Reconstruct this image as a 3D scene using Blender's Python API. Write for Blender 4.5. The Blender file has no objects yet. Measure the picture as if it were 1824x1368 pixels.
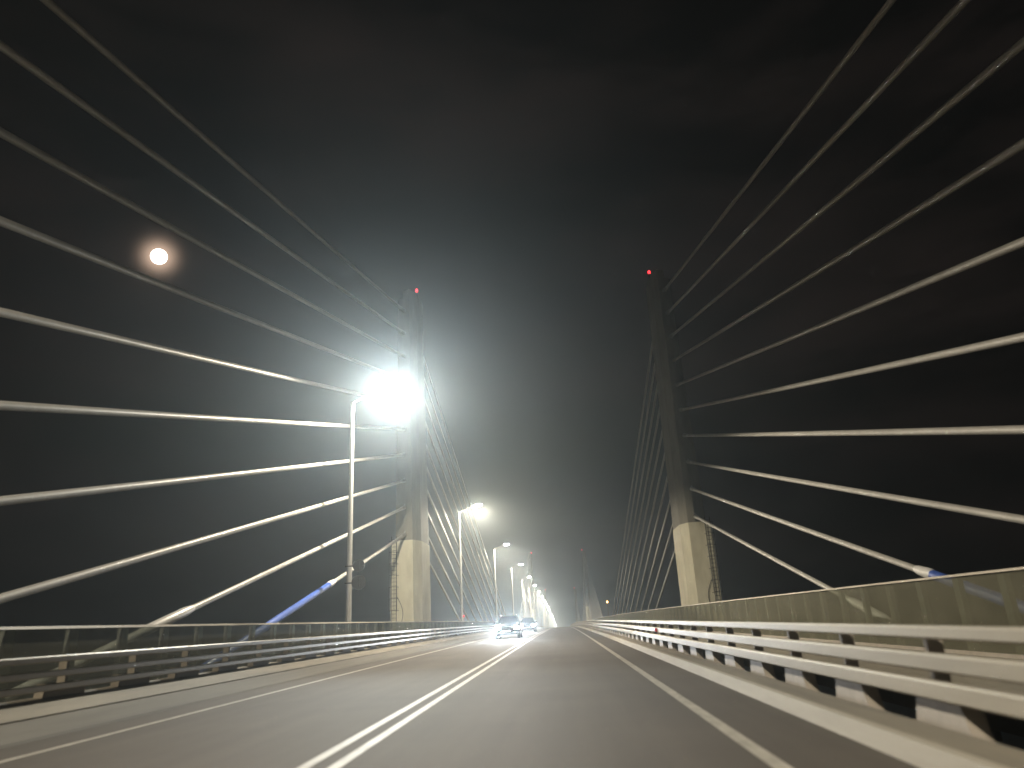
import bpy, bmesh, math, random
from mathutils import Vector, Matrix, noise
random.seed(7)
S = bpy.context.scene
COL = S.collection
R_ = math.radians
EYE = 1.15                       # camera height above the road
GR, RAD = 0.008, 17760.0         # vertical curve of the bridge: grade at the camera and crest radius
def dz(y): return GR * y - y * y / (2 * RAD) if y > 0 else GR * y

# ------------------------------------------------------------------ materials
def new_mat(name):
    m = bpy.data.materials.new(name); m.use_nodes = True
    nt = m.node_tree; b = nt.nodes['Principled BSDF']
    return m, nt, b
def N(nt, t, **kw):
    n = nt.nodes.new(t)
    for k, v in kw.items():
        if k in n.inputs: n.inputs[k].default_value = v
        else: setattr(n, k, v)
    return n
def surf(name, c1, c2, rough=0.6, scale=(1, 1, 1), nscale=3.0, metal=0.0, bump=0.0, bscale=40.0, spec=0.5, coat=0.0, detail=6.0):
    """a noise-mottled surface in object coordinates"""
    m, nt, b = new_mat(name)
    tc = N(nt, 'ShaderNodeTexCoord'); mp = N(nt, 'ShaderNodeMapping')
    mp.inputs['Scale'].default_value = scale
    nt.links.new(tc.outputs['Object'], mp.inputs['Vector'])
    n1 = N(nt, 'ShaderNodeTexNoise', Scale=nscale, Detail=detail, Roughness=0.62)
    nt.links.new(mp.outputs['Vector'], n1.inputs['Vector'])
    cr = N(nt, 'ShaderNodeValToRGB')
    cr.color_ramp.elements[0].position = 0.3; cr.color_ramp.elements[0].color = (*c1, 1)
    cr.color_ramp.elements[1].position = 0.7; cr.color_ramp.elements[1].color = (*c2, 1)
    nt.links.new(n1.outputs['Fac'], cr.inputs['Fac'])
    nt.links.new(cr.outputs['Color'], b.inputs['Base Color'])
    b.inputs['Roughness'].default_value = rough; b.inputs['Metallic'].default_value = metal
    b.inputs['Specular IOR Level'].default_value = spec
    b.inputs['Coat Weight'].default_value = coat
    if bump > 0:
        n2 = N(nt, 'ShaderNodeTexNoise', Scale=bscale, Detail=4.0)
        nt.links.new(mp.outputs['Vector'], n2.inputs['Vector'])
        bp = N(nt, 'ShaderNodeBump', Strength=bump, Distance=0.02)
        nt.links.new(n2.outputs['Fac'], bp.inputs['Height'])
        nt.links.new(bp.outputs['Normal'], b.inputs['Normal'])
    return m
def glow(name, col, strength):
    m, nt, b = new_mat(name)
    b.inputs['Base Color'].default_value = (*[min(1, c) for c in col], 1)
    b.inputs['Emission Color'].default_value = (*col, 1)
    b.inputs['Emission Strength'].default_value = strength
    m.cycles.emission_sampling = 'NONE'
    return m

M = {}
# asphalt: wheel-track streaks along the lane plus fine aggregate
def asphalt():
    m, nt, b = new_mat('asphalt')
    tc = N(nt, 'ShaderNodeTexCoord')
    mp = N(nt, 'ShaderNodeMapping'); mp.inputs['Scale'].default_value = (1.0, 0.035, 1.0)
    nt.links.new(tc.outputs['Object'], mp.inputs['Vector'])
    n1 = N(nt, 'ShaderNodeTexNoise', Scale=1.7, Detail=5.0, Roughness=0.6)
    nt.links.new(mp.outputs['Vector'], n1.inputs['Vector'])
    n2 = N(nt, 'ShaderNodeTexNoise', Scale=0.35, Detail=5.0)
    nt.links.new(tc.outputs['Object'], n2.inputs['Vector'])
    n3 = N(nt, 'ShaderNodeTexNoise', Scale=90.0, Detail=2.0)
    nt.links.new(tc.outputs['Object'], n3.inputs['Vector'])
    mx = N(nt, 'ShaderNodeMath', operation='MULTIPLY_ADD'); mx.inputs[1].default_value = 0.42
    nt.links.new(n1.outputs['Fac'], mx.inputs[0])
    ad = N(nt, 'ShaderNodeMath', operation='MULTIPLY'); ad.inputs[1].default_value = 0.43
    nt.links.new(n2.outputs['Fac'], ad.inputs[0]); nt.links.new(ad.outputs[0], mx.inputs[2])
    m2 = N(nt, 'ShaderNodeMath', operation='MULTIPLY_ADD'); m2.inputs[1].default_value = 0.15
    nt.links.new(n3.outputs['Fac'], m2.inputs[0]); nt.links.new(mx.outputs[0], m2.inputs[2])
    cr = N(nt, 'ShaderNodeValToRGB')
    cr.color_ramp.elements[0].position = 0.36; cr.color_ramp.elements[0].color = (0.054, 0.0445, 0.034, 1)
    cr.color_ramp.elements[1].position = 0.64; cr.color_ramp.elements[1].color = (0.092, 0.077, 0.060, 1)
    nt.links.new(m2.outputs[0], cr.inputs['Fac']); nt.links.new(cr.outputs['Color'], b.inputs['Base Color'])
    b.inputs['Roughness'].default_value = 0.78
    b.inputs['Specular IOR Level'].default_value = 0.28
    bp = N(nt, 'ShaderNodeBump', Strength=0.25, Distance=0.01)
    nt.links.new(n3.outputs['Fac'], bp.inputs['Height']); nt.links.new(bp.outputs['Normal'], b.inputs['Normal'])
    return m
M['asphalt'] = asphalt()
M['paint'] = surf('road_paint', (.26, .24, .20), (.47, .44, .38), .6, (1, .25, 1), 9, bump=.1)
M['kerb'] = surf('pale_kerb', (.25, .225, .18), (.36, .33, .27), .7, (1, .12, 1), 3, bump=.2)
M['strip'] = surf('dirty_concrete', (.12, .105, .08), (.2, .175, .13), .85, (1, .1, 1), 3, bump=.3)
M['deck'] = surf('deck_concrete', (.2, .185, .15), (.3, .275, .22), .85, (1, .3, 1), 1.5, bump=.2)
M['apron'] = surf('worn_apron', (.085, .077, .062), (.14, .127, .10), .85, (1, .06, 1), 3, bump=.3)
M['plinth'] = surf('plinth_concrete', (.12, .105, .075), (.24, .21, .155), .8, (1, .15, 1), 2.5, bump=.3)
M['pylon'] = surf('brightened_base_concrete', (.52, .49, .355), (.72, .69, .53), .8, (1, 1, .35), 1.2, bump=.12, bscale=12)  # base colour raised, standing in for stronger lamplight at the foot
M['shaft'] = surf('weathered_dimmed_shaft', (.20, .19, .155), (.29, .275, .22), .85, (1, 1, .3), 1.3, bump=.2, bscale=9)  # weathered tone darkened further, mimicking lamplight that fades up the shaft
M['rail'] = surf('galvanised_rail', (.31, .28, .225), (.42, .38, .31), .5, (1, .06, 1), 4, metal=.15)
M['post'] = surf('galvanised_post', (.40, .36, .31), (.52, .47, .41), .55, (1, 1, 1), 6, metal=.15)
M['pole'] = surf('painted_pole', (.5, .5, .48), (.62, .62, .6), .4, (1, 1, .3), 5, metal=.3)
M['sheath'] = surf('cable_sheath', (.40, .39, .36), (.49, .48, .45), .42, (1, 1, 1), 2)
M['sheath_dark'] = surf('cable_anchor_steel', (.32, .31, .29), (.44, .43, .4), .45, (1, 1, 1), 5, metal=.4)
M['collar'] = surf('white_collar', (.74, .74, .72), (.82, .82, .8), .35, (1, 1, 1), 5)
M['blue'] = surf('blue_anchor_tube', (.05, .11, .42), (.08, .16, .55), .4, (1, 1, 1), 5)
M['dark'] = surf('dark_steel', (.03, .03, .03), (.06, .06, .055), .5, (1, 1, 1), 8)
M['signback'] = surf('sign_back', (.07, .07, .065), (.1, .1, .095), .5, (1, 1, 1), 6, metal=.4)
M['lens'] = glow('lamp_lens', (1.0, .97, .9), 110)
M['beacon'] = glow('red_beacon', (1.0, .03, .04), 5)
M['amber'] = glow('amber_light', (1.0, .55, .15), 14)
M['redmark'] = glow('red_marker_light', (1.0, .1, .1), 1.2)
M['reflector'] = surf('red_reflector', (.75, .06, .1), (.85, .09, .14), .25, (1, 1, 1), 30)
M['carpaint'] = surf('dark_car_paint', (.012, .014, .02), (.016, .018, .026), .22, (1, 1, 1), 2, coat=1.0)
M['carblack'] = surf('black_plastic', (.015, .015, .015), (.025, .025, .025), .5, (1, 1, 1), 10)
M['carglass'] = surf('car_glass', (.01, .013, .016), (.014, .017, .02), .05, (1, 1, 1), 2, spec=.8)
M['chrome'] = surf('chrome', (.6, .6, .6), (.7, .7, .7), .15, (1, 1, 1), 5, metal=1)
M['tyre'] = surf('tyre_rubber', (.02, .02, .02), (.035, .035, .035), .8, (1, 1, 1), 20)
M['plate'] = surf('plate_white', (.78, .77, .72), (.85, .84, .8), .4, (1, 1, 1), 8)
M['headlens'] = glow('headlight_lens', (.93, .97, 1.0), 700)
M['moon'] = glow('moonlight', (1.0, .95, .86), 6)

def panel_mat(name, trans, c1, c2):
    """dusty translucent acrylic: part see-through, part diffusing dirt film"""
    m, nt, b = new_mat(name)
    out = nt.nodes['Material Output']
    tr = N(nt, 'ShaderNodeBsdfTransparent'); tr.inputs['Color'].default_value = (.85, .88, .82, 1)
    mx = N(nt, 'ShaderNodeMixShader')
    tc = N(nt, 'ShaderNodeTexCoord'); mp = N(nt, 'ShaderNodeMapping'); mp.inputs['Scale'].default_value = (1, .5, .8)
    nt.links.new(tc.outputs['Object'], mp.inputs['Vector'])
    n1 = N(nt, 'ShaderNodeTexNoise', Scale=1.6, Detail=6.0, Roughness=.65)
    nt.links.new(mp.outputs['Vector'], n1.inputs['Vector'])
    cr = N(nt, 'ShaderNodeValToRGB')
    cr.color_ramp.elements[0].position = .3; cr.color_ramp.elements[0].color = (*c1, 1)
    cr.color_ramp.elements[1].position = .7; cr.color_ramp.elements[1].color = (*c2, 1)
    nt.links.new(n1.outputs['Fac'], cr.inputs['Fac']); nt.links.new(cr.outputs['Color'], b.inputs['Base Color'])
    mr = N(nt, 'ShaderNodeMapRange'); mr.inputs[1].default_value = .3; mr.inputs[2].default_value = .7
    mr.inputs[3].default_value = 1 - trans - .05; mr.inputs[4].default_value = 1 - trans + .05
    nt.links.new(n1.outputs['Fac'], mr.inputs[0])
    b.inputs['Roughness'].default_value = .7
    b.inputs['Specular IOR Level'].default_value = .2
    nt.links.new(mr.outputs[0], mx.inputs[0]); nt.links.new(tr.outputs[0], mx.inputs[1]); nt.links.new(b.outputs[0], mx.inputs[2])
    nt.links.new(mx.outputs[0], out.inputs['Surface'])
    return m
M['panel'] = panel_mat('dusty_acrylic', .56, (.20, .19, .135), (.25, .24, .175))

# ------------------------------------------------------------------ mesh helpers
def tag(o, label=None, cat=None, group=None, kind=None):
    if label: o['label'] = label
    if cat: o['category'] = cat
    if group: o['group'] = group
    if kind: o['kind'] = kind
    return o
def empty(name, loc=(0, 0, 0), rz=0):
    o = bpy.data.objects.new(name, None); COL.objects.link(o)
    o.location = loc; o.rotation_euler = (0, 0, rz); o.empty_display_size = .2
    return o
def link(name, bm, mat, parent=None, smooth=False):
    me = bpy.data.meshes.new(name)
    bmesh.ops.recalc_face_normals(bm, faces=bm.faces[:])
    bm.to_mesh(me); bm.free()
    if smooth:
        for p in me.polygons: p.use_smooth = True
        try: me.set_sharp_from_angle(angle=R_(38))
        except Exception: pass
    me.materials.append(mat)
    o = bpy.data.objects.new(name, me); COL.objects.link(o)
    if parent: o.parent = parent
    return o
def box(bm, x0, x1, y0, y1, z0, z1):
    v = [bm.verts.new((x, y, z)) for z in (z0, z1) for (x, y) in ((x0, y0), (x1, y0), (x1, y1), (x0, y1))]
    for f in ((3, 2, 1, 0), (4, 5, 6, 7), (0, 1, 5, 4), (1, 2, 6, 5), (2, 3, 7, 6), (3, 0, 4, 7)):
        bm.faces.new([v[i] for i in f])
def sweep(bm, prof, ys, closed=True, off=dz):
    """sweep an (x, z) section along the bridge"""
    rings = [[bm.verts.new((x, y, z + off(y))) for x, z in prof] for y in ys]
    n = len(prof)
    for a, b in zip(rings, rings[1:]):
        for i in range(n if closed else n - 1):
            j = (i + 1) % n
            bm.faces.new((a[i], a[j], b[j], b[i]))
    if closed:
        bm.faces.new(rings[0]); bm.faces.new(rings[-1][::-1])
def tube(bm, pts, r, seg=10, cap=True):
    """tube through points, radius a number or one per point"""
    pts = [Vector(p) for p in pts]
    rr = r if isinstance(r, (list, tuple)) else [r] * len(pts)
    rings = []
    up = Vector((0, 0, 1))
    for i, p in enumerate(pts):
        d = (pts[min(i + 1, len(pts) - 1)] - pts[max(i - 1, 0)]).normalized()
        u = d.cross(up if abs(d.z) < .95 else Vector((0, 1, 0))).normalized(); w = d.cross(u)
        rings.append([bm.verts.new(p + (u * math.cos(a) + w * math.sin(a)) * rr[i]) for a in [2 * math.pi * k / seg for k in range(seg)]])
    for a, b in zip(rings, rings[1:]):
        for k in range(seg): bm.faces.new((a[k], a[(k + 1) % seg], b[(k + 1) % seg], b[k]))
    if cap: bm.faces.new(rings[0][::-1]); bm.faces.new(rings[-1])
def prism(bm, levels):
    """stack of (z, [(x, y)...]) plan polygons with equal counts, capped"""
    rings = [[bm.verts.new((x, y, z)) for x, y in pl] for z, pl in levels]
    n = len(rings[0])
    for a, b in zip(rings, rings[1:]):
        for i in range(n): bm.faces.new((a[i], a[(i + 1) % n], b[(i + 1) % n], b[i]))
    bm.faces.new(rings[0][::-1]); bm.faces.new(rings[-1])
def copy_tree(o, parent=None):
    c = o.copy(); COL.objects.link(c); c.parent = parent
    for ch in list(o.children): copy_tree(ch, c)
    return c
def frange(a, b, s):
    n = int(round((b - a) / s)); return [a + (b - a) * i / n for i in range(n + 1)]
YS = frange(-60, 940, 8)
YEND = 940

# ------------------------------------------------------------------ setting: water, deck, road, markings
bm = bmesh.new()
g = [[bm.verts.new((x, y, -50)) for x in (-800, 0, 800)] for y in (-280, 500, 1480)]
for j in range(2):
    for i in range(2): bm.faces.new((g[j][i], g[j][i + 1], g[j + 1][i + 1], g[j + 1][i]))
wm = surf('night_water', (.006, .009, .012), (.01, .014, .018), .12, (1, 1, 1), .05, bump=.6, bscale=.25)
tag(link('water', bm, wm), kind='structure')

bm = bmesh.new()
sweep(bm, [(-7.9, -.02), (3.0, -.02), (3.0, -.62), (1.5, -1.9), (-6.5, -1.9), (-8.35, -.7), (-8.35, -.02)], YS)   # main slab
sweep(bm, [(7.2, -.1), (9.45, -.1), (9.45, -.7), (7.2, -.7)], YS)                     # right footway slab
sweep(bm, [(10.0, -.45), (11.3, -.45), (11.3, -1.9), (10.0, -1.9)], YS)               # right cable girder
sweep(bm, [(-10.6, -.3), (-9.8, -.3), (-9.8, -1.0), (-10.6, -1.0)], YS)               # left edge beam
sweep(bm, [(-12.4, -.55), (-11.2, -.55), (-11.2, -1.9), (-12.4, -1.9)], YS)           # left cable girder
for k in range(-3, 52):
    y = 3 + 18.4 * k
    box(bm, -12.3, 11.2, y, y + .7, dz(y) - 2.5, dz(y) - 1.95)
tag(link('bridge_deck', bm, M['deck']), kind='structure')

bm = bmesh.new()
sweep(bm, [(-7.6, 0), (-2.26, .0), (2.56, 0)], frange(-60, 940, 4), closed=False)
tag(link('road', bm, M['asphalt']), kind='structure')

def marking(x, w, name='road_marking'):
    bm = bmesh.new()
    sweep(bm, [(x - w / 2, .005), (x + w / 2, .005)], frange(-60, 940, 4), closed=False)
    return link(name, bm, M['paint'])
for x, w in ((1.555, .14), (-2.11, .12), (-2.41, .12), (-6.15, .12)):
    tag(marking(x, w), kind='structure')

bm = bmesh.new(); sweep(bm, [(2.46, -.01), (2.53, .15), (2.60, .158), (2.60, -.01)], YS)
tag(link('kerb', bm, M['kerb']), kind='structure')
bm = bmesh.new(); sweep(bm, [(2.602, -.018), (2.602, .15), (2.99, .15), (2.99, -.018)], YS)
tag(link('service_strip', bm, M['strip']), kind='structure')
bm = bmesh.new(); sweep(bm, [(-6.97, -.015), (-7.02, .03), (-7.62, .19), (-7.66, -.015)], YS)
tag(link('kerb', bm, M['apron']), kind='structure')
bm = bmesh.new(); sweep(bm, [(-7.70, -.018), (-7.72, .20), (-8.20, .40), (-8.36, .41), (-8.36, -.018)], YS)
tag(link('barrier_plinth', bm, M['plinth']), kind='structure')

# ------------------------------------------------------------------ guard rails
def guard_rail(side, label):
    root = empty('guard_rail'); tag(root, label, 'guard rail')
    if side > 0:
        xf, zs, z0 = 3.0, ((.335, .485), (.565, .705), (.82, .925)), .0
        py0 = 4.85
    else:
        xf, zs, z0 = -8.05, ((.50, .60), (.70, .80), (.92, 1.02)), .40
        py0 = 6.1
    ysr = frange(-20, 400, 4)
    for (a, b) in zs:
        bm = bmesh.new()
        s = 1 if side > 0 else -1
        c = .016
        p = [(0, a + c), (c, a), (.11 - c, a), (.11, a + c), (.11, b - c), (.11 - c, b), (c, b), (0, b - c)]
        sweep(bm, [(xf + .02 * s + s * x, z) for x, z in p], ysr)
        link('rail', bm, M['rail'], root)
    pm = M['post'] if side > 0 else M['strip']  # left posts darkened in colour to offset the overhead lamplight
    def post(bm, y):
        s = 1 if side > 0 else -1
        x0, x1 = xf + s * .135, xf + s * .27
        zb = dz(y) + (z0 if side < 0 else -.12)
        zt = dz(y) + zs[2][1] - .02
        x0, x1 = min(x0, x1), max(x0, x1)
        box(bm, x0, x1, y - .03, y + .03, zb, zt)
        for (a, b) in zs:                                          # spacer brackets behind each rail
            box(bm, *(sorted((xf + s * .125, xf + s * .137))), y - .045, y + .045, dz(y) + a + .02, dz(y) + b - .02)
        # flared foot with a base plate, wider than the post
        v = []
        for (h, w, d) in ((zb, .52, .0), (zb + .2, .47, .0), (dz(y) + zs[0][0] + .06, .34, .0)):
            v.append([bm.verts.new(q) for q in ((x0 - .012, y - w, h), (x1 + .01, y - w, h), (x1 + .01, y + w, h), (x0 - .012, y + w, h))])
        for a, b in zip(v, v[1:]):
            for i in range(4): bm.faces.new((a[i], a[(i + 1) % 4], b[(i + 1) % 4], b[i]))
        bm.faces.new(v[0][::-1]); bm.faces.new(v[-1])
    for k in range(99):
        bm = bmesh.new(); post(bm, py0 + 2.0 * k); link('post', bm, pm, root)
    bm = bmesh.new()
    for k in range(99, 150): post(bm, py0 + 2.0 * k)
    tag(link('post', bm, pm, root), kind='stuff')
    return root
guard_rail(1, 'right-hand guard rail of three broad pale box rails on flared posts along the kerb')
guard_rail(-1, 'left-hand guard rail with one bright top rail above dark rails on a concrete plinth')

# ------------------------------------------------------------------ wind screens
def wind_screen(x, zb, zt, label, y0, gap, side):
    root = empty('wind_screen'); tag(root, label, 'wind screen')
    ysr = frange(-30, 400, 4)
    t = .012
    bm = bmesh.new(); sweep(bm, [(x - t, zb), (x + t, zb), (x + t, zt), (x - t, zt)], ysr); link('acrylic_panel', bm, M['panel'], root)
    bm = bmesh.new(); sweep(bm, [(x - .05, zt), (x - .03, zt + .05), (x + .03, zt + .05), (x + .05, zt)], ysr); link('top_rail', bm, M['rail'], root)
    bm = bmesh.new(); sweep(bm, [(x - .04, zb - .09), (x + .04, zb - .09), (x + .04, zb - .003), (x - .04, zb - .003)], ysr); link('bottom_rail', bm, M['post'], root)
    def post(bm, y):
        xs = x + side * .085
        lean = 0.0
        box(bm, xs - .06, xs + .06, y - .12, y + .12, dz(y) + zb - .1, dz(y) + zt - .02)
    for k in range(99):
        bm = bmesh.new(); post(bm, y0 + gap * k); link('post', bm, M['pole'], root)
    bm = bmesh.new()
    for k in range(99, 150): post(bm, y0 + gap * k)
    tag(link('post', bm, M['pole'], root), kind='stuff')
    return root
wind_screen(9.0, -.02, 1.57, 'wind screen of dusty grey translucent panels and pale posts beyond the right guard rail', 8.6, 1.8, 1)
wind_screen(-10.0, -.2, 1.49, 'low wind screen of dim brownish translucent panels beyond the left guard rail', 9.5, 1.8, -1)
bm = bmesh.new()

# ------------------------------------------------------------------ pylons
SPAN, PY0 = 243.0, 58.5
PH = 29.6
def mirror(pl, s): return [(s * x, y) for x, y in pl]
def pylon(s, xin, yc, label, part_detail):
    """s = +1 right, -1 left; xin = distance of the inner face; width 2.3, chamfered plan, T-shaped upper shaft"""
    zd = dz(yc)
    root = empty('bridge_pylon', (s * xin, yc, zd)); tag(root, label, 'bridge pylon')
    W, D = 2.25, 3.0
    def plan(a, b, d, ch=.48, chy=1.15):
        return mirror([(a, -d + chy), (a + ch, -d), (b - ch * .0, -d), (b, -d + .02), (b, d - .02), (b - ch * .0 - .01, d), (a + ch, d), (a, d - chy)], s)
    bm = bmesh.new()
    prism(bm, [(-50.5 - zd, plan(-.6, W + .6, D + .8)), (-2, plan(0, W, D)), (7.6, plan(.05, W - .05, D - .05))])
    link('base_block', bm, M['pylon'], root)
    # upper shaft: full-depth inner flange, recessed web where the stays enter
    def tplan(a, b, d, rec, ch=.45, chy=1.1):
        f = a + 1.0
        return mirror([(a, -d + chy), (a + ch, -d), (f, -d), (f, -d + rec), (b, -d + rec), (b, d - rec), (f, d - rec), (f, d), (a + ch, d), (a, d - chy)], s)
    bm = bmesh.new()
    lv = []
    for i in range(9):
        u = i / 8
        lv.append((7.55 + (PH - 1.0 - 7.55) * u, tplan(.09 + .22 * u, W - .12 - .2 * u, D - .12 - .35 * u, 1.15)))
    prism(bm, lv)
    # sloping crown: inner edge rises a metre above the outer edge
    ztop = PH - 1.0
    bm.verts.ensure_lookup_table()
    for v in bm.verts:
        if v.co.z > ztop - .01: v.co.z += 1.0 - .75 * min(1, abs(v.co.x) / W)
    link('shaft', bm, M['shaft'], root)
    # dark joint band, stay pockets and ladder
    if part_detail:
        for k in range(10):
            h = 8.3 + 2.13 * k
            for e in (-1, 1):
                y = e * (D - .12 - 1.15)
                bm = bmesh.new()
                tube(bm, [(s * 1.15, y - e * .3, h + .1), (s * 1.15, y + e * .55, h - .12)], .24, 12)
                link('stay_pocket', bm, M['sheath_dark'], root)
        bm = bmesh.new()
        xl = s * (W - .30)
        for q in (-.18, .18): box(bm, xl + q - .02, xl + q + .02, -D - .14, -D - .09, .8, 7.9)
        for i in range(24): box(bm, xl - .165, xl + .165, -D - .13, -D - .10, 1.0 + .29 * i, 1.03 + .29 * i)
        for i in range(7):                                           # cage hoops
            z = 2.4 + .85 * i
            tube(bm, [(xl + .36 * math.cos(a), -D - .1 - .62 * math.sin(a), z) for a in frange(0, math.pi, .35)], .018, 6)
        for a in (.6, 1.2, 1.95, 2.55):
            tube(bm, [(xl + .36 * math.cos(a), -D - .1 - .62 * math.sin(a), 2.4), (xl + .36 * math.cos(a), -D - .1 - .62 * math.sin(a), 7.5)], .014, 6)
        link('ladder', bm, M['dark'], root)
        bm = bmesh.new()
        pts = [(s * (W - .52 - .45 * math.sin(t * math.pi)), -D - .06, 3.4 - 2.5 * t) for t in frange(0, 1, .1)]
        tube(bm, pts, .022, 6)
        link('hanging_cable', bm, M['dark'], root)
    return root
INR, INL = 9.5, 10.62
nm = ['near', 'middle', 'farthest']
plab = {(0, 1): 'tall pale concrete pylon rising behind the right wind screen, nearest on that side',
        (0, -1): 'tall concrete pylon with a caged ladder behind the nearest street lamp, left side',
        (1, 1): 'small distant pylon with lit pale base beyond the right screen, down the bridge',
        (1, -1): 'small distant pylon on the left half hidden behind the row of street lamps',
        (2, 1): 'tiny farthest pylon on the right, only its upper part over the road crest',
        (2, -1): 'tiny farthest pylon on the left, under the tail of the street lamp row'}
for i in range(3):
    for s in (1, -1):
        pylon(s, INR if s > 0 else INL, 0, '', i == 0) if False else None
        yc = PY0 + SPAN * i
        r = pylon(s, 0, yc, plab[(i, s)], i == 0)
        r.location.x = s * (INR if s > 0 else INL)

# obstruction lights
def beacon(s, i):
    yc = PY0 + SPAN * i
    x = s * ((INR if s > 0 else INL) + .32)
    loc = (x, yc - 1.2, dz(yc) + PH + .0)
    root = empty('obstruction_light', loc)
    side = 'right' if s > 0 else 'left'
    tag(root, 'red obstruction light on top of the %s %s pylon' % (('nearest', 'middle', 'farthest')[i], side), 'warning light', 'red lights on the pylon tops')
    k = .8 + .8 * i
    bm = bmesh.new(); tube(bm, [(0, 0, -.35), (0, 0, .05)], [.12 * k, .09 * k], 10); link('base', bm, M['dark'], root)
    bm = bmesh.new(); tube(bm, [(0, 0, .05), (0, 0, .12), (0, 0, .30), (0, 0, .38)], [.10 * k, .14 * k, .12 * k, .03 * k], 12); link('lens', bm, M['beacon'], root, True)
for i in range(3):
    for s in (1, -1): beacon(s, i)

# ------------------------------------------------------------------ stay cables (harp arrangement)
SLOPE = .2545
XC = {1: 10.65, -1: -11.8}
OUT = {1: 1.15, -1: 1.15}
ordn = ['lowest', 'second lowest', 'third lowest', 'fourth from the bottom', 'fifth from the bottom', 'sixth from the bottom', 'seventh from the bottom', 'eighth from the bottom', 'second highest', 'topmost']
def stay(i, s, d, k):
    yc = PY0 + SPAN * i; zd = dz(yc)
    x = XC[s]
    h = 8.3 + 2.13 * k
    yp, zp = yc + d * 1.75, zd + h                       # pylon end
    # deck end: where the line meets the girder top
    t = 0.0
    for _ in range(40):
        y = yp + d * t; t = (zp - (dz(y) - .5)) / SLOPE
    yd = yp + d * t; zdk = dz(yd) - .5
    loc = Vector((x, yd, zdk))
    root = empty('stay_cable', loc)
    A = Vector((0, 0, 0)); B = Vector((0, yp - yd, zp - zdk)); L = (B - A).length; u = (B - A).normalized()
    far = i > 0
    seg = 6 if far else 12
    blue = (not far) and d < 0 and ((s < 0 and k in (0, 2)) or (s > 0 and k == 1))
    n = 2 if far else 14
    lo = (16.5 if k == 0 else 9.6) if blue else {(-1, 1): 8.2, (1, 0): 4.6}.get((s, k), 3.0) if d < 0 else 3.0
    pts = []
    sag = L * L * 0.7e-5
    for q in range(n + 1):
        f = q / n; p = A + u * (lo + (L - lo - .9) * f); p.z -= 4 * sag * f * (1 - f); pts.append(p)
    bm = bmesh.new(); tube(bm, pts, .105 if not far else .12, seg); link('sheath', bm, M['sheath'], root, True)
    side = 'right' if s > 0 else 'left'
    if far:
        tag(root, 'hair-thin distant stay cable of the %s %s pylon, on its %s side' % (('', 'middle', 'farthest')[i], side, 'near' if d < 0 else 'far'),
            'stay cable', 'stays on the %s side of the %s %s pylon' % ('near' if d < 0 else 'far', ('', 'middle', 'farthest')[i], side))
        return
    if d < 0:
        extra = ', blue lower tube' if blue else ''
        tag(root, '%s thick stay on the camera side, nearest %s pylon%s' % (ordn[k], side, extra), 'stay cable', 'stays sweeping towards the camera from the %s pylon' % side)
    else:
        tag(root, '%s thin stay on the far side, nearest %s pylon' % (ordn[k], side), 'stay cable', 'thin stays beyond the nearest %s pylon' % side)
    bm = bmesh.new(); tube(bm, [A + u * -.4, A + u * (1.5)], .16, 12)
    tube(bm, [A + u * 1.46, A + u * 1.62], .21, 12); link('anchor', bm, M['sheath_dark'], root, True)
    if blue:
        bm = bmesh.new(); tube(bm, [A + u * 1.5, A + u * (lo - .15)], .15, 12); link('lower_tube', bm, M['blue'], root, True)
        bm = bmesh.new(); tube(bm, [A + u * (lo - .2), A + u * (lo - .05), A + u * (lo + .6), A + u * (lo + .75)], [.15, .175, .14, .105], 12)
    else:
        bm = bmesh.new(); tube(bm, [A + u * 1.5, A + u * (lo - .3), A + u * (lo - .2), A + u * (lo + 2.2), A + u * (lo + 2.6)], [.115, .115, .15, .15, .107], 12)
    link('collar', bm, M['collar'], root, True)
    bm = bmesh.new(); tube(bm, [A + u * (L - 2.2), A + u * (L - 2.1), A + u * (L - .2)], [.12, .15, .15], 12); link('upper_guide', bm, M['sheath_dark'], root, True)
for i in range(3):
    for s in (1, -1):
        for d in (-1, 1):
            for k in range(10): stay(i, s, d, k)

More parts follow.
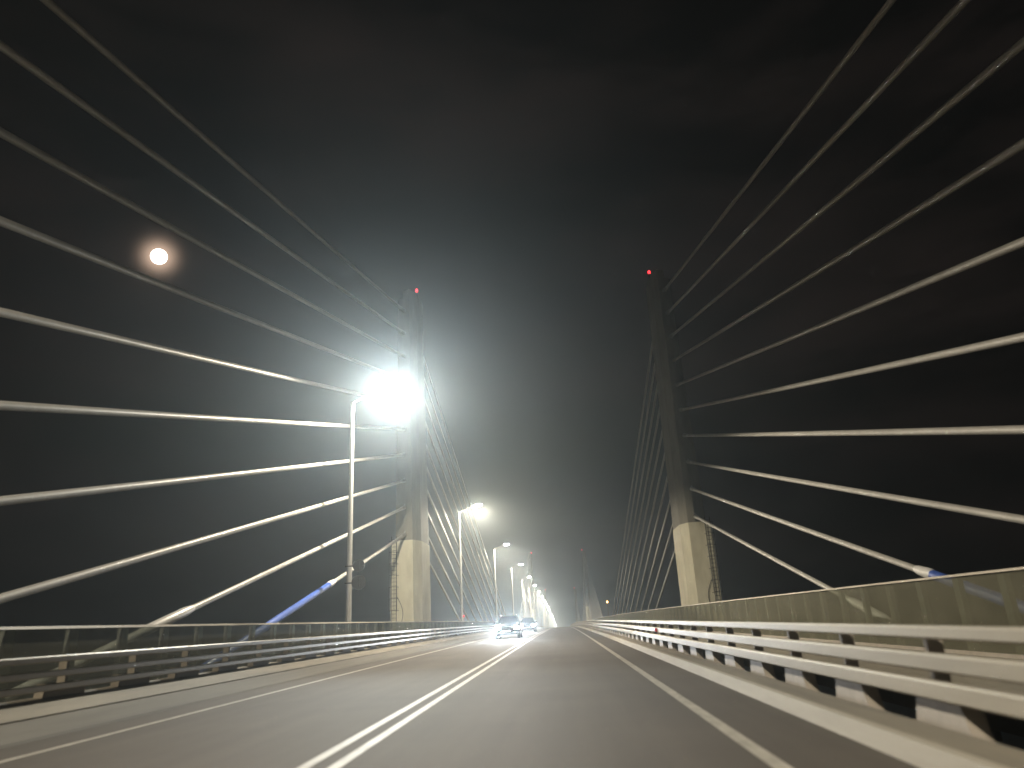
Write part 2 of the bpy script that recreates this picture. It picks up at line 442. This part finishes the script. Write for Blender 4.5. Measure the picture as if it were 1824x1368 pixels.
# ------------------------------------------------------------------ street lamps
XP, XH = -10.3, -8.24
PT, HT = 12.65, 13.35            # pole top and head height above the deck
LAMP_W = 7500.0
WARM = (1.0, .87, .67)
def make_lamp():
    root = empty('street_lamp')
    bm = bmesh.new()
    tube(bm, [(0, 0, -.32), (0, 0, .0), (0, 0, PT * .5), (0, 0, PT - .25), (0, 0, PT)], [.16, .15, .125, .10, .085], 12)
    tube(bm, [(0, 0, -.31), (0, 0, -.25)], .26, 12)
    link('pole', bm, M['pole'], root, True)
    bm = bmesh.new()
    ax = XH - XP - .35
    tube(bm, [(0, 0, PT - .15), (.12, 0, PT + .04), (ax * .5, 0, PT + .34), (ax, 0, HT + .02)], [.06, .055, .05, .045], 8)
    link('arm', bm, M['pole'], root, True)
    hx = XH - XP
    bm = bmesh.new()                                                  # flat cobra-head housing
    rings = []
    for t in (-.45, -.4, -.2, .1, .34, .44, .47):
        w = {-.45: .06, -.4: .12, -.2: .2, .1: .23, .34: .21, .44: .14, .47: .05}[t]
        hh = w * .42
        rings.append([bm.verts.new((hx + t, w * math.cos(a), HT + .04 + max(0, hh * math.sin(a)))) for a in [2 * math.pi * q / 12 for q in range(12)]])
    for a, b in zip(rings, rings[1:]):
        for q in range(12): bm.faces.new((a[q], a[(q + 1) % 12], b[(q + 1) % 12], b[q]))
    bm.faces.new(rings[0]); bm.faces.new(rings[-1])
    hd = link('lamp_head', bm, M['pole'], root, True)
    bm = bmesh.new()                                                  # bulging lens bowl below it
    rings = []
    for a in frange(0, math.pi / 2, math.pi / 12):
        rings.append([bm.verts.new((hx + .02 + .42 * math.cos(a) * math.cos(q), .19 * math.cos(a) * math.sin(q), HT + .03 - .21 * math.sin(a))) for q in [2 * math.pi * j / 16 for j in range(16)]])
    for a, b in zip(rings[:-1], rings[1:-1]):
        for q in range(16): bm.faces.new((a[q], a[(q + 1) % 16], b[(q + 1) % 16], b[q]))
    bm.faces.new(rings[-2])
    bm.faces.new(rings[0][::-1])
    link('lens', bm, M['lens'], hd, True)
    return root
def lamp_lights():
    hx = XH - XP
    l = bpy.data.lights.new('lamp_beam', 'SPOT'); l.energy = LAMP_W; l.color = WARM
    l.spot_size = R_(172); l.spot_blend = .2; l.shadow_soft_size = .18
    p = bpy.data.lights.new('lamp_spill', 'POINT'); p.energy = LAMP_W * .012; p.color = (1.0, .97, .92); p.shadow_soft_size = .18
    return l, p
LB, LS = lamp_lights()
proto = make_lamp()
words = ['nearest', 'second', 'third', 'fourth', 'fifth', 'sixth', 'seventh', 'eighth', 'ninth', 'tenth', 'eleventh', 'twelfth', 'thirteenth', 'fourteenth', 'fifteenth', 'sixteenth', 'seventeenth', 'eighteenth', 'nineteenth', 'twentieth']
first = True; cnt = 0
for k in [q for q in range(-2, 21) if q != 12]:
    y = 35.6 + 41.0 * k
    r = proto if first else copy_tree(proto)
    first = False
    r.location = (XP, y, dz(y))
    for dat in ((LB, LS) if k < 6 else (LB,)):
        lo = bpy.data.objects.new(dat.name, dat); COL.objects.link(lo); lo.parent = r
        lo.location = (XH - XP + .06, 0, HT - .28)
    if k in (0, 1):                                                   # added spots aimed at the camera, imitating lens glare; the first by far the strongest
        gl = bpy.data.lights.new('added_glare_spot', 'SPOT'); gl.energy = 17500 if k == 0 else 8000
        gl.color = (.86, .97, 1.0) if k != 1 else (1, .86, .6)
        gl.spot_size = R_(54); gl.spot_blend = 1.0; gl.shadow_soft_size = .18
        lo = bpy.data.objects.new('added_glare_spot', gl); COL.objects.link(lo); lo.parent = r
        lo.location = (XH - XP + .06, -.02, HT - .28)
        lo.rotation_euler = Vector((-.2, 1, .34)).to_track_quat('Z', 'Y').to_euler()
    if k < 0:
        lab = 'street lamp on the left edge just %s the camera, out of the frame' % ('beside' if k == -1 else 'behind')
    elif k == 0: lab = 'nearest street lamp, by far the brightest, its tall pole carrying sign backs'
    else: lab = '%s street lamp counted from the nearest in the row receding on the left' % words[cnt]
    if k >= 0: cnt += 1
    tag(r, lab, 'street lamp', 'street lamps along the left edge of the bridge')

# traffic sign backs on the nearest pole
def sign(z, rx, rz, label, x=XP, y=35.6 - .16, round_=True):
    root = empty('traffic_sign', (x + .52, y, dz(35.6) + z)); tag(root, label, 'traffic sign')
    bm = bmesh.new()
    n = 24
    pl = [(rx * math.cos(2 * math.pi * q / n), rz * math.sin(2 * math.pi * q / n)) for q in range(n)] if round_ else [(-rx, -rz), (rx, -rz), (rx, rz), (-rx, rz)]
    a = [bm.verts.new((px, -.012, pz)) for px, pz in pl]; b = [bm.verts.new((px, .012, pz)) for px, pz in pl]
    for q in range(len(pl)): bm.faces.new((a[q], a[(q + 1) % len(pl)], b[(q + 1) % len(pl)], b[q]))
    bm.faces.new(a[::-1]); bm.faces.new(b)
    link('plate', bm, M['signback'], root)
    bm = bmesh.new()
    box(bm, -.68, rx * .8, -.05, -.015, -.03, .03); box(bm, -.04, .04, -.045, -.013, -rz * .7, rz * .7)
    link('bracket', bm, M['signback'], root)
sign(4.15, .30, .30, 'upper round sign plate seen from its grey back on the nearest lamp pole')
sign(3.35, .36, .36, 'lower, larger round sign plate seen from its grey back on the nearest lamp pole')

# small lights and reflectors
def marker(name, loc, h, mat, label, cat, r=.1):
    root = empty(name, loc); tag(root, label, cat)
    bm = bmesh.new(); tube(bm, [(0, 0, -h), (0, 0, 0)], .035, 8); link('post', bm, M['post'], root)
    bm = bmesh.new(); tube(bm, [(0, 0, -.02), (0, 0, .03), (0, 0, r * 1.6), (0, 0, r * 2.2)], [r * .8, r, r * .9, r * .2], 10); link('lens', bm, mat, root, True)
y = 170.0; marker('marker_light', (10.35, y, 4.1 + EYE), 4.1 + EYE - dz(y) + .4, M['amber'], 'small amber light on a thin mast beyond the right wind screen, among the thin stays', 'marker light', .17)
y = 76.3; marker('marker_light', (-10.08, y, dz(y) + 1.95), .45, M['redmark'], 'small red marker light on the left screen at the second lamp pole', 'marker light', .09)
for k, (y, zz) in enumerate(((24.7, .635),)):
    bm = bmesh.new()
    root = empty('reflector', (3.0, y, dz(y) + zz)); tag(root, 'round red reflector clipped to the middle rail of the right guard rail', 'reflector')
    a = [Vector((.0, .0, .0))]
    tube(bm, [(.0, -.02, 0), (.0, .02, 0)], .06, 14); link('reflector_disc', bm, M['reflector'], root)
    bm = bmesh.new(); box(bm, .0, .022, -.018, .018, -.055, .055); link('clip', bm, M['dark'], root)

# ------------------------------------------------------------------ cars
def loft(bm, secs):
    rings = [[bm.verts.new(p) for p in s] for s in secs]
    n = len(rings[0])
    for a, b in zip(rings, rings[1:]):
        for i in range(n): bm.faces.new((a[i], a[(i + 1) % n], b[(i + 1) % n], b[i]))
    bm.faces.new(rings[0][::-1]); bm.faces.new(rings[-1])
def sect(y, w, z0, z1, sh=.12, tum=.06):
    """rounded body section at station y: half-width w, sill z0, shoulder z1"""
    pts = [(-w + .10, z0), (-w + .02, z0 + .08), (-w, z0 + .30), (-w + .01, z1 - sh), (-w + tum, z1 - .03), (-w + tum + .10, z1)]
    full = pts + [(-x, z) for x, z in reversed(pts)]
    return [(x, y, z) for x, z in full]
def make_car():
    root = empty('oncoming_car')
    hw = .92
    bm = bmesh.new()
    loft(bm, [sect(-2.26, .66, .38, .70), sect(-2.22, .78, .30, .84), sect(-2.05, .88, .25, .97), sect(-1.5, hw, .24, 1.03), sect(-.9, hw, .24, 1.08),
              sect(0, hw, .24, 1.08), sect(1.0, hw, .24, 1.08), sect(1.8, hw - .02, .28, 1.08), sect(2.15, .86, .36, 1.04), sect(2.24, .76, .45, .9)])
    body = link('body', bm, M['carpaint'], root, True)
    # wheel arches in black, set proud of the flank
    bm = bmesh.new()                                               # cabin shell: pillars and roof
    def cab(y, w, z): return [(-w, y, z), (w, y, z)]
    base = [(-.80, -1.02), (.80, -1.02), (.84, .2), (.82, 1.95), (-.82, 1.95), (-.84, .2)]
    top = [(-.60, -.22), (.60, -.22), (.63, .4), (.60, 1.62), (-.60, 1.62), (-.63, .4)]
    prism(bm, [(1.06, base), (1.56, top), (1.62, [(x * .9, y * .94 + .03) for x, y in top])])
    link('cabin', bm, M['carpaint'], root, True)
    bm = bmesh.new()                                               # windscreen, 3 mm proud of the raked front
    def lerp(a, b, t): return tuple(a[i] + (b[i] - a[i]) * t for i in range(3))
    bl, br, tl, tr = (-.76, -1.02, 1.06), (.76, -1.02, 1.06), (-.57, -.22, 1.56), (.57, -.22, 1.56)
    n = Vector((0, -.5, .8)).normalized() * .006
    q = [Vector(lerp(bl, tl, .06)), Vector(lerp(br, tr, .06)), Vector(lerp(br, tr, .93)), Vector(lerp(bl, tl, .93))]
    f = [bm.verts.new(p + n) for p in q]; g_ = [bm.verts.new(p - n) for p in q]
    bm.faces.new(f); bm.faces.new(g_[::-1])
    for i in range(4): bm.faces.new((f[i], g_[i], g_[(i + 1) % 4], f[(i + 1) % 4]))
    link('windscreen', bm, M['carglass'], root)
    for s in (-1, 1):
        bm = bmesh.new()
        P = [(s * .815, -.72, 1.10), (s * .835, .2, 1.10), (s * .825, 1.7, 1.10), (s * .625, 1.45, 1.52), (s * .64, .4, 1.52), (s * .62, -.12, 1.52)]
        a = [bm.verts.new((x + s * .008, y, z)) for x, y, z in P]; b = [bm.verts.new((x - s * .01, y, z)) for x, y, z in P]
        bm.faces.new(a); bm.faces.new(b[::-1])
        for i in range(6): bm.faces.new((a[i], a[(i + 1) % 6], b[(i + 1) % 6], b[i]))
        link('side_window', bm, M['carglass'], root)
        bm = bmesh.new(); tube(bm, [(s * .86, -.62, 1.06), (s * .97, -.60, 1.12)], [.03, .04], 8)
        bmesh.ops.create_uvsphere(bm, u_segments=10, v_segments=8, radius=1, matrix=Matrix.Translation((s * 1.03, -.58, 1.14)) @ Matrix.Diagonal((.11, .07, .08, 1)))
        link('mirror', bm, M['carpaint'], root, True)
        bm = bmesh.new(); tube(bm, [(s * .62, -.1, 1.64), (s * .62, .0, 1.69), (s * .62, 1.3, 1.69), (s * .62, 1.45, 1.64)], .02, 8)
        link('roof_rail', bm, M['chrome'], root, True)
        # headlight: bezel with bright lens
        bm = bmesh.new()
        bmesh.ops.create_uvsphere(bm, u_segments=16, v_segments=10, radius=1, matrix=Matrix.Translation((s * .66, -2.14, .74)) @ Matrix.Diagonal((.24, .10, .155, 1)))
        hl = link('headlight', bm, M['chrome'], root, True)
        bm = bmesh.new()
        bmesh.ops.create_uvsphere(bm, u_segments=16, v_segments=10, radius=1, matrix=Matrix.Translation((s * .66, -2.20, .74)) @ Matrix.Diagonal((.205, .07, .13, 1)))
        link('lens', bm, M['headlens'], hl, True)
        bm = bmesh.new()
        tube(bm, [(s * .62, -2.28, .47), (s * .62, -2.20, .47)], .055, 12); link('fog_light', bm, M['chrome'], root, True)
        for yw in (-1.38, 1.38):
            bm = bmesh.new()
            tube(bm, [(s * .70, yw, .34), (s * .72, yw, .34), (s * .91, yw, .34), (s * .93, yw, .34)], [.30, .34, .34, .30], 24)
            wh = link('wheel', bm, M['tyre'], root, True)
            bm = bmesh.new(); tube(bm, [(s * .925, yw, .34), (s * .94, yw, .34)], [.21, .19], 20); link('rim', bm, M['chrome'], wh)
    bm = bmesh.new()                                               # grille with slats
    box(bm, -.40, .40, -2.285, -2.20, .62, .82)
    for i in range(4): box(bm, -.38, .38, -2.30, -2.286, .64 + .045 * i, .662 + .045 * i)
    link('grille', bm, M['carblack'], root)
    bm = bmesh.new(); box(bm, -.80, .80, -2.30, -2.1, .27, .44); bmesh.ops.bevel(bm, geom=bm.edges[:], offset=.04, segments=2, affect='EDGES'); link('bumper', bm, M['carblack'], root, True)
    bm = bmesh.new(); box(bm, -.26, .26, -2.322, -2.306, .46, .575); link('number_plate', bm, M['plate'], root)
    return root
def headbeams(root, e):
    l = bpy.data.lights.new('head_beam', 'SPOT'); l.energy = e; l.color = (.90, .95, 1.0); l.spot_size = R_(44); l.spot_blend = 1.0; l.shadow_soft_size = .08
    for s in (-.66, .66):
        o = bpy.data.objects.new('head_beam', l); COL.objects.link(o); o.parent = root
        o.location = (s, -2.36, .74); o.rotation_euler = (R_(90 - 7), 0, R_(180))
car = make_car()
yc = 57.2; car.location = (-4.12, yc, dz(yc)); tag(car, 'dark car with glaring headlights coming towards the camera, in front of the other', 'car', 'oncoming cars in the left lane')
car2 = copy_tree(car)
yc2 = 88.5; car2.location = (-4.12, yc2, dz(yc2)); car2['label'] = 'second dark car farther back, mostly hidden, only one headlight showing'
headbeams(car, 4600); headbeams(car2, 2000)

# ------------------------------------------------------------------ moon
def cam_axes():
    fpx, cx, cy = 1270.0, 912.0, 684.0
    u = Vector((703 - cx, cy + 3040, -fpx)).normalized()            # world up seen by the camera
    hx = 1003.0
    hy = cy + ((hx - cx) * u.x + fpx * (-u.z)) / u.y
    f = Vector((hx - cx, cy - hy, -fpx)).normalized()               # road direction
    r = f.cross(u)
    return Matrix((r, f, u))                                        # rows: world axes in camera space
RC = cam_axes()
bm = bmesh.new()
mdir = Vector((-.6172, 1.0, .6053)).normalized()
bmesh.ops.create_icosphere(bm, subdivisions=4, radius=50)
mo = link('moon', bm, M['moon'], None, True); mo.location = Vector((0, 0, EYE)) + mdir * 5200
tag(mo, 'full moon glowing pale in the dark sky at upper left', 'moon')

# ------------------------------------------------------------------ haze, added so the lamps glow as lens glare would
bm = bmesh.new(); box(bm, -805, 805, -290, 1490, -51.5, 46)
hm = bpy.data.materials.new('glare_haze'); hm.use_nodes = True
nt = hm.node_tree; nt.nodes.clear()
ov = nt.nodes.new('ShaderNodeOutputMaterial'); pv = nt.nodes.new('ShaderNodeVolumePrincipled')
pv.inputs['Color'].default_value = (.80, .92, 1.0, 1); pv.inputs['Density'].default_value = .0016; pv.inputs["Anisotropy"].default_value = .8
nt.links.new(pv.outputs[0], ov.inputs['Volume'])
hz = link('haze', bm, hm); tag(hz, kind='stuff')

# ------------------------------------------------------------------ world, moonlight, camera
W = bpy.data.worlds.new('World'); S.world = W; W.use_nodes = True
nt = W.node_tree; bg = nt.nodes['Background']
sky = nt.nodes.new('ShaderNodeTexSky'); sky.sky_type = 'NISHITA'; sky.sun_disc = False
sky.sun_elevation = R_(-8); sky.sun_rotation = R_(150)
tc = nt.nodes.new('ShaderNodeTexCoord')
mp = nt.nodes.new('ShaderNodeMapping'); mp.inputs['Scale'].default_value = (1, 1, 3.2); mp.inputs['Rotation'].default_value = (.2, .35, .3)
nt.links.new(tc.outputs['Generated'], mp.inputs['Vector'])
nz = N(nt, 'ShaderNodeTexNoise', Scale=3.2, Detail=7.0, Roughness=.6); nt.links.new(mp.outputs[0], nz.inputs['Vector'])
cr = nt.nodes.new('ShaderNodeValToRGB')
cr.color_ramp.elements[0].position = .42; cr.color_ramp.elements[0].color = (.0022, .0021, .0019, 1)
cr.color_ramp.elements[1].position = .78; cr.color_ramp.elements[1].color = (.0125, .0092, .008, 1)
nt.links.new(nz.outputs['Fac'], cr.inputs['Fac'])
sc = nt.nodes.new('ShaderNodeMixRGB'); sc.blend_type = 'ADD'; sc.inputs[0].default_value = 1
s2 = nt.nodes.new('ShaderNodeMixRGB'); s2.blend_type = 'MULTIPLY'; s2.inputs[0].default_value = 1; s2.inputs[2].default_value = (.05, .05, .05, 1)
nt.links.new(sky.outputs[0], s2.inputs[1]); nt.links.new(s2.outputs[0], sc.inputs[1]); nt.links.new(cr.outputs[0], sc.inputs[2])
# aureole of the moon in thin high cloud, painted into the sky colour
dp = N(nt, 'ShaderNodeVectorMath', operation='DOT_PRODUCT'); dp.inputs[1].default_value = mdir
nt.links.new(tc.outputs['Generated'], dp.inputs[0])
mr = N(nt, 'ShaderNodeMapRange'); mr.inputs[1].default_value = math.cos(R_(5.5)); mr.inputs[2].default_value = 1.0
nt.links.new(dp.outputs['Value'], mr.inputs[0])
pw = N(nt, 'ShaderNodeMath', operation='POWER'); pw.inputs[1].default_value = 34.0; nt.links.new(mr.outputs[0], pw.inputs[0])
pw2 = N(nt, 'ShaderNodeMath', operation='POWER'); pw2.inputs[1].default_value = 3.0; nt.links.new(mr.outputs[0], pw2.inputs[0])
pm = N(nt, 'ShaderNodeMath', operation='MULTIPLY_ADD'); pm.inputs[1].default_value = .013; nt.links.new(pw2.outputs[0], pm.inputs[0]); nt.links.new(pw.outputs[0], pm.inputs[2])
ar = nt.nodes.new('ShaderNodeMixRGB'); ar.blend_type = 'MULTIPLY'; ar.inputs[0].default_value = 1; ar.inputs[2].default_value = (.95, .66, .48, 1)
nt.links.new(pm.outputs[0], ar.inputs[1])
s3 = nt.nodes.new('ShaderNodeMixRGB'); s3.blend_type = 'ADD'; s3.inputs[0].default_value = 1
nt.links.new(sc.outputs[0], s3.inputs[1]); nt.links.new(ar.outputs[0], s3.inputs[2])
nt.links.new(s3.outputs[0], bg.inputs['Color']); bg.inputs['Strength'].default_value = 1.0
sl = bpy.data.lights.new('moon_light', 'SUN'); sl.energy = .015; sl.angle = R_(.5); sl.color = (1, .93, .84)
so = bpy.data.objects.new('moon_light', sl); COL.objects.link(so); so.rotation_euler = mdir.to_track_quat('Z', 'Y').to_euler()

cam = bpy.data.cameras.new('camera'); co = bpy.data.objects.new('camera', cam); COL.objects.link(co)
cam.sensor_fit = 'HORIZONTAL'; cam.sensor_width = 36; cam.lens = 36 * 1270 / 1824
cam.dof.use_dof = True; cam.dof.focus_distance = 60; cam.dof.aperture_fstop = .65
cam.clip_start = .05; cam.clip_end = 12000
mw = RC.to_4x4(); mw.translation = Vector((0, 0, EYE)); co.matrix_world = mw
S.camera = co

S.view_settings.view_transform = 'Standard'; S.view_settings.look = 'None'
S.view_settings.exposure = 0; S.view_settings.gamma = 1
S.render.engine = 'CYCLES'
c = S.cycles
c.use_denoising = True; c.max_bounces = 5; c.diffuse_bounces = 2; c.glossy_bounces = 2; c.volume_bounces = 0; c.transparent_max_bounces = 12
c.sample_clamp_indirect = 0.0; c.caustics_reflective = False; c.caustics_refractive = False
